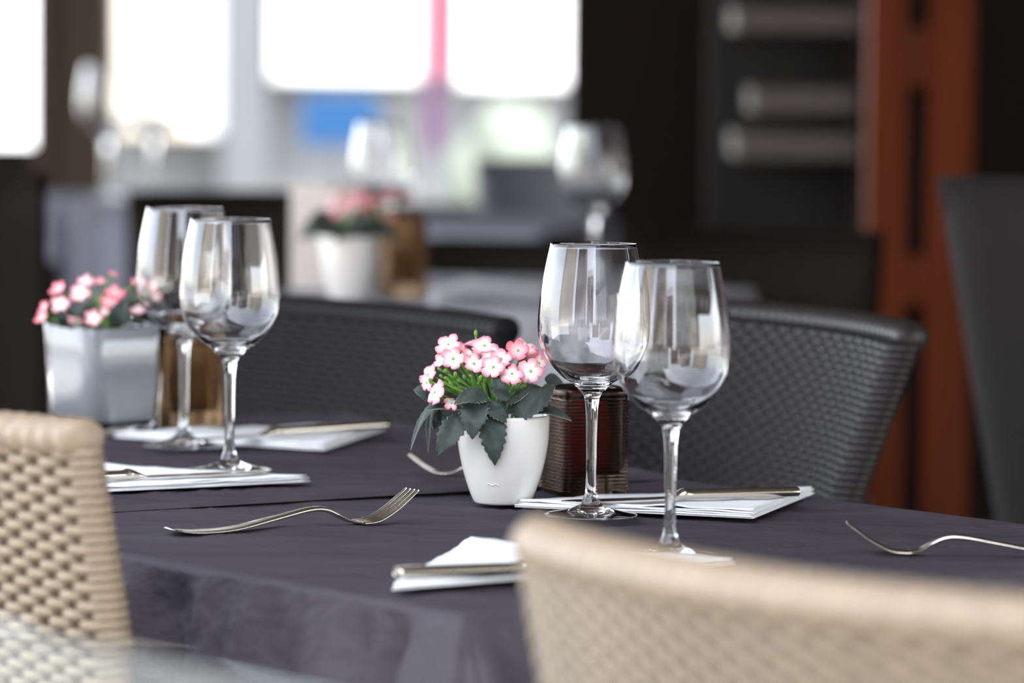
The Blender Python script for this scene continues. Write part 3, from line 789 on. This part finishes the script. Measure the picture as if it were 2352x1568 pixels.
wine_glass('blurred wine glass on the blue-grey cloth before the brown post', Vector((PD(245, 400, 8.98).x, 8.98, ZB+.0006)), 1.25)
wine_glass('blurred wine glass on the blue-grey cloth at the window edge of the brown post', Vector((PD(352, 400, 9.1).x, 9.1, ZB+.0006)), 1.25)
wine_glass('blurred wine glass behind the pink flowers on the pale cloth', Vector((PD(880, 500, 6.2).x, 6.2, ZB+.0006)), 1.03)
wine_glass('blurred wine glass standing alone on the pale cloth before the dark wall', Vector((PD(1378, 500, 6.1).x-.01, 6.1-.03, ZB+.0006)), 1.03)
pl = PD(1378, 500, 6.1)
# menu card
mc = thing('menu_card', 'white folded menu card standing behind the flowers on the pale cloth', 'menu card', (PD(745, 600, 5.95).x, 5.98, ZB))
bm = bmesh.new(); boxbm(bm, -.022, 0, .072, .048, .002, .140, 0, 0); bobj('card_front', bm, 'card', mc, False)
bm = bmesh.new(); boxbm(bm, .024, .016, .072, .05, .002, .140, 0, .6); bobj('card_back', bm, 'card', mc, False)
# background plant and candle on the pale cloth
pc3 = Vector((PD(800, 690, 5.78).x, 5.78, ZB+.001))
plant3 = thing('potted_plant', 'blurred white pot of pink flowers on the pale grey cloth', 'potted plant', pc3)
o = bpy.data.objects.new('pot', potp.data); C.objects.link(o); o.parent = plant3; o.scale = (1, 1, 1.15)
random.seed(11)
for i in range(16):
    a = random.uniform(0, 2*PI); r = .012+.030*math.sqrt(random.random())
    p = pc3+Vector((.022+r*math.cos(a)*1.25, r*math.sin(a), .115+.03*random.random()-.3*r)); nv = (math.cos(a)*.5, -.7, .6)
    blossom(plant3, p, nv, .0085, i, 'petal_deep' if i % 3 else 'petal'); stem(plant3, pc3+Vector((0, 0, .07)), p, .0012)
for i in range(9):
    a = i/9*2*PI+.3; b = pc3+Vector((.015*math.cos(a), .015*math.sin(a), .08)); t = pc3+Vector((.062*math.cos(a), .055*math.sin(a), .075+.02*(i % 2)))
    leaf(plant3, b, (b+t)/2+Vector((0, 0, .028)), t, .016, (.1, -.7, .7), seed=i+70)
candle_holder('blurred ribbed amber candle holder behind the flowers on the pale cloth', Vector((PD(922, 690, 5.86).x, 5.86, ZB+.001)), .3, 'amber', 'wax_b', h=.027, ht=.105)
napkin('blurred white napkin on the pale cloth right of the flowers', [Vector((PD(985, 690, 5.75).x, 5.72, 0)), Vector((PD(1250, 690, 5.8).x, 5.80, 0)), Vector((PD(1080, 690, 6.0).x, 6.02, 0))], ZB, 9, 6, .003)

def padded_chair(name, label, center, facing, ztop, w, mat, th=.06, recl=10, taper=.9):
    f = facing.normalized(); xr = Vector((f.y, -f.x, 0))
    root = thing(name, label, 'chair', (center.x, center.y, 0), math.atan2(xr.y, xr.x))
    zs = .45; vs, fs = [], []; nx, nz = 16, 12; tr = math.tan(math.radians(recl))
    for sgn in (-1, 1):
        for j in range(nz+1):
            z = zs-.05+(ztop-zs+.05)*j/nz; s = taper+(1-taper)*j/nz
            for i in range(nx+1):
                x = (i/nx-.5); ed = min(1, (0.5-abs(x))*nx/1.6, (nz-j)/1.6+.0)
                y = sgn*th/2*math.sqrt(max(.04, 1-(1-ed)**2))+(ztop-z)*tr+.05*(2*x)**2
                vs.append((x*w*s, y, z))
    nn = (nx+1)*(nz+1)
    for sgn in (0, 1):
        for j in range(nz):
            for i in range(nx):
                a = sgn*nn+j*(nx+1)+i; q = (a, a+1, a+nx+2, a+nx+1); fs.append(q if sgn == 0 else q[::-1])
    for i in range(nx):
        a = i; fs.append((a, nn+a, nn+a+1, a+1)); a = nz*(nx+1)+i; fs.append((a, a+1, nn+a+1, nn+a))
    for j in range(nz):
        a = j*(nx+1); fs.append((a, a+nx+1, nn+a+nx+1, nn+a)); a = j*(nx+1)+nx; fs.append((a, nn+a, nn+a+nx+1, a+nx+1))
    pobj('backrest', vs, fs, mat, root)
    y0 = (ztop-zs)*tr
    bm = bmesh.new(); boxbm(bm, 0, y0+.20, zs-.04, w*taper, .42, .09, .02); bobj('seat', bm, mat, root, False)
    for sx in (-1, 1):
        for yy in (y0+.03, y0+.37):
            bm = bmesh.new(); boxbm(bm, sx*(w*taper/2-.03), yy, (zs-.085)/2, .035, .035, zs-.085, .003); bobj('leg', bm, 'darkwood', root, False)
    return root
e = PD(1740, 524, 6.2); padded_chair('dark_chair', 'dark brown chair in shadow before the shelf and orange pillar', Vector((e.x, 6.2, 0)), Vector((-.2, -1, 0)), e.z, .36, 'brownchair')
e = PD(2570, 410, 5.2); padded_chair('grey_chair', 'tall grey padded chair in front of the orange wooden pillar', Vector((e.x+.0, 5.2, 0)), Vector((-.4, -1, 0)), e.z, .40, 'greychair', th=.05, recl=4, taper=.4)
e = PD(1240, 362, 8.8); padded_chair('bluegrey_chair', 'blue-grey chair back below the window, by the dark wall', Vector((e.x, 8.75, 0)), Vector((.1, -1, 0)), e.z, .26, 'bluechair', recl=5)
e = PD(530, 436, 7.4); padded_chair('dark_chair', 'dark brown chair behind the wine glasses, left of the menu card', Vector((e.x, 7.4, 0)), Vector((.1, -1, 0)), e.z, .34, 'brownchair')
e = PD(1090, 548, 6.75); padded_chair('dark_chair', 'dark brown chair behind the pale cloth, below the blue-grey cloth', Vector((e.x, 6.75, 0)), Vector((0, -1, 0)), e.z, .36, 'brownchair', recl=6)
e = PD(-60, 392, 5.6); padded_chair('dark_chair', 'dark chair in shadow left of the square planter', Vector((e.x, 5.6, 0)), Vector((.3, -1, 0)), e.z, .16, 'brownchair', recl=3)
e = PD(10, 560, 8.1); padded_chair('dark_chair', 'dark chair below the blue-grey cloth of the two glasses', Vector((e.x, 8.1, 0)), Vector((.3, -1, 0)), e.z-.03, .18, 'brownchair', recl=3)

# ================================================================== BACKGROUND WALL
yw = 10.2
def vbox(name, x0, x1, y0, y1, d, th, mat, parent=None, bevel=.004):
    """an upright slab whose face covers pixel x0..x1, y0..y1 at distance d"""
    a = PD(x0, y1, d); b = PD(x1, y0, d); o = parent.location if parent else Vector()
    return box(name, ((a.x+b.x)/2-o.x, d+th/2-o.y, (a.z+b.z)/2-o.z), (b.x-a.x, th, b.z-a.z), mat, parent, bevel)
po = thing('wooden_post', 'brown wooden post between the bright window openings', 'post', (PD(165, 400, yw).x, yw, 0))
box('post', (0, .07, 1.33), (.172, .14, 2.66), 'postwood', po)
box('trim_board', (-.062, -.008, 1.33), (.03, .016, 2.66), 'postwood', po)
struct(box('wall_left', (-2.0-.335, yw+.07, .42), (2.5, .14, .84), 'darkwood'))
struct(box('wall_back', (-.35, yw+.07, .36), (.95, .14, .72), 'darkwood'))
# shelf
sh = thing('shelf_unit', 'dark open shelf unit with pale boards beside the orange wooden pillar', 'shelf', (PD(1830, 300, 8.2).x, 8.4, 0))
box('shelf_carcass', (0, .16, .9), (.29, .02, 1.8), 'black', sh)
box('side_panel', (.132, .05, .9), (.016, .2, 1.8), 'darkwood', sh)
for (x0, x1, y0, y1) in ((1690, 1985, 20, 72), (1730, 1975, 205, 262), (1690, 1980, 308, 366)):
    a = PD(x0, y1, 8.2); b = PD(x1, y0, 8.2)
    box('shelf_board', ((a.x+b.x)/2-sh.location.x, -.02, (a.z+b.z)/2), (b.x-a.x, .28, b.z-a.z), 'paleboard', sh)
# pillar
pi_ = thing('wooden_pillar', 'orange-brown wooden pillar with a dark vertical slot beside the shelf', 'pillar', (PD(2112, 300, 7.6).x, 7.6, 0))
a = PD(1995, 300, 7.6).x-pi_.location.x; b = PD(2235, 300, 7.6).x-pi_.location.x
sx0 = PD(2084, 300, 7.6).x-pi_.location.x; sx1 = PD(2132, 300, 7.6).x-pi_.location.x
zt = PD(2100, 198, 7.6).z; zb = PD(2100, 588, 7.6).z
for (x0, x1, z0, z1, nm) in ((a, sx0, 0, 2.66, 'stile'), (sx1, b, 0, 2.66, 'stile'), (sx0, sx1, zt, PD(2100, 62, 7.6).z, 'rail'), (sx0, sx1, PD(2100, 700, 7.6).z, zb, 'rail'), (sx0, sx1, 1.5, 2.66, 'rail')):
    box(nm, ((x0+x1)/2, .04, (z0+z1)/2), (x1-x0, .08, z1-z0), 'orangewood', pi_, .002)
box('slot_back', ((sx0+sx1)/2, .085, 1.33), (sx1-sx0+.02, .008, 2.66), 'black', pi_)

# ================================================================== OUTSIDE BEYOND THE OPENING
yo = 20.0
fa = thing('facade', 'sunlit white building front seen through the window opening', 'building', (-1.2, yo+1, -.1))
def fbox(nm, x0, x1, z0, z1, dy, mat):
    a = PD(x0, 300, yo).x; b = PD(x1, 300, yo).x
    box(nm, ((a+b)/2+1.2, dy, (z0+z1)/2+.1), (b-a, .25, z1-z0), mat, fa, .01)
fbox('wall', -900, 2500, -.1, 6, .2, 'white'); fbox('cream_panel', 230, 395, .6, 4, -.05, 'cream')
fbox('grey_pilaster', 480, 590, .0, 6, -.1, 'greyw'); fbox('blown_light_panel', 600, 965, .86, 4, -.02, 'bright'); fbox('blown_light_panel', 1045, 1400, .84, 4, -.02, 'bright'); fbox('blown_light_panel', 395, 478, .6, 4, -.02, 'bright'); fbox('blown_light_panel', -500, 95, .4, 4, -.02, 'bright')  # white slabs paint the blown-out light onto the greyer wall
bs = thing('sign_board', 'blue sign board in front of the white building', 'sign', (PD(780, 270, 18).x, 18, -.11))
a = PD(690, 335, 18); b = PD(866, 215, 18); box('board', (0, 0, (a.z+b.z)/2+.11), (b.x-a.x, .05, b.z-a.z), 'blue', bs); box('post', (0, .05, a.z/2+.055), (.05, .05, a.z+.10), 'metal', bs)
bn = thing('banner', 'tall pink and purple banner in front of the white building', 'banner', (PD(1005, 200, 16).x, 16, -.11))
a = PD(985, 170, 16); b = PD(1042, -200, 16); box('pink_cloth', (0, 0, (a.z+b.z)/2+.11), (b.x-a.x, .01, b.z-a.z), 'pink', bn)
c_ = PD(985, 350, 16); box('purple_cloth', (-.012, 0, (a.z+c_.z)/2+.11), (.06, .01, a.z-c_.z-.004), 'purple', bn)
box('pole', (-.06, 0, 1.0), (.02, .02, 2.0), 'metal', bn)
def bush(label, x, y, r, z):
    bm = bmesh.new(); bmesh.ops.create_icosphere(bm, subdivisions=4, radius=1)
    for v in bm.verts:
        v.co *= 1+.22*noise.noise(v.co*3+Vector((x, y, 0))); v.co = Vector((v.co.x*r, v.co.y*r, (v.co.z+1)*z/2))
    o = bobj('bush', bm, 'hedge', None); o.location = (x, y, -.11); tag(o, label, 'bush')
bush('pale green bush outside the window, right of the pink banner', PD(1160, 300, 17.2).x, 17.2, .24, .92)
bush('pale green bush outside at the window sill, below the pink banner', PD(1050, 400, 13).x, 13, .10, .70)

# ================================================================== STREET BEHIND THE CAMERA (seen in the glass)
def building(label, x, y, w, h, mat, d=6):
    t = thing('building', label, 'building', (x, y, -.11)); box('wall', (0, 0, h/2), (w, d, h), mat, t, .02)
    nx = max(2, int(w/2.2)); nz = int(h/3)
    for i in range(nx):
        for j in range(nz):
            box('window', ((i+.5)/nx*w-w/2, d/2+.02, 1.8+j*3), (1.0, .08, 1.6), 'winglass', t, .01)
    return t
building('brown house across the street from the terrace', -9.5, -15, 7, 9, 'bld_brown')
building('pink gabled house across the street from the terrace', -2.2, -17, 4.5, 7, 'bld_pink')
building('grey office house across the street from the terrace', 5.0, -15, 6, 12, 'bld_grey')
building('cream house further along the street', 13, -12, 7, 10, 'bld_cream')
building('cream corner house to the left of the terrace', -14, -4, 5, 8, 'bld_cream', 8)
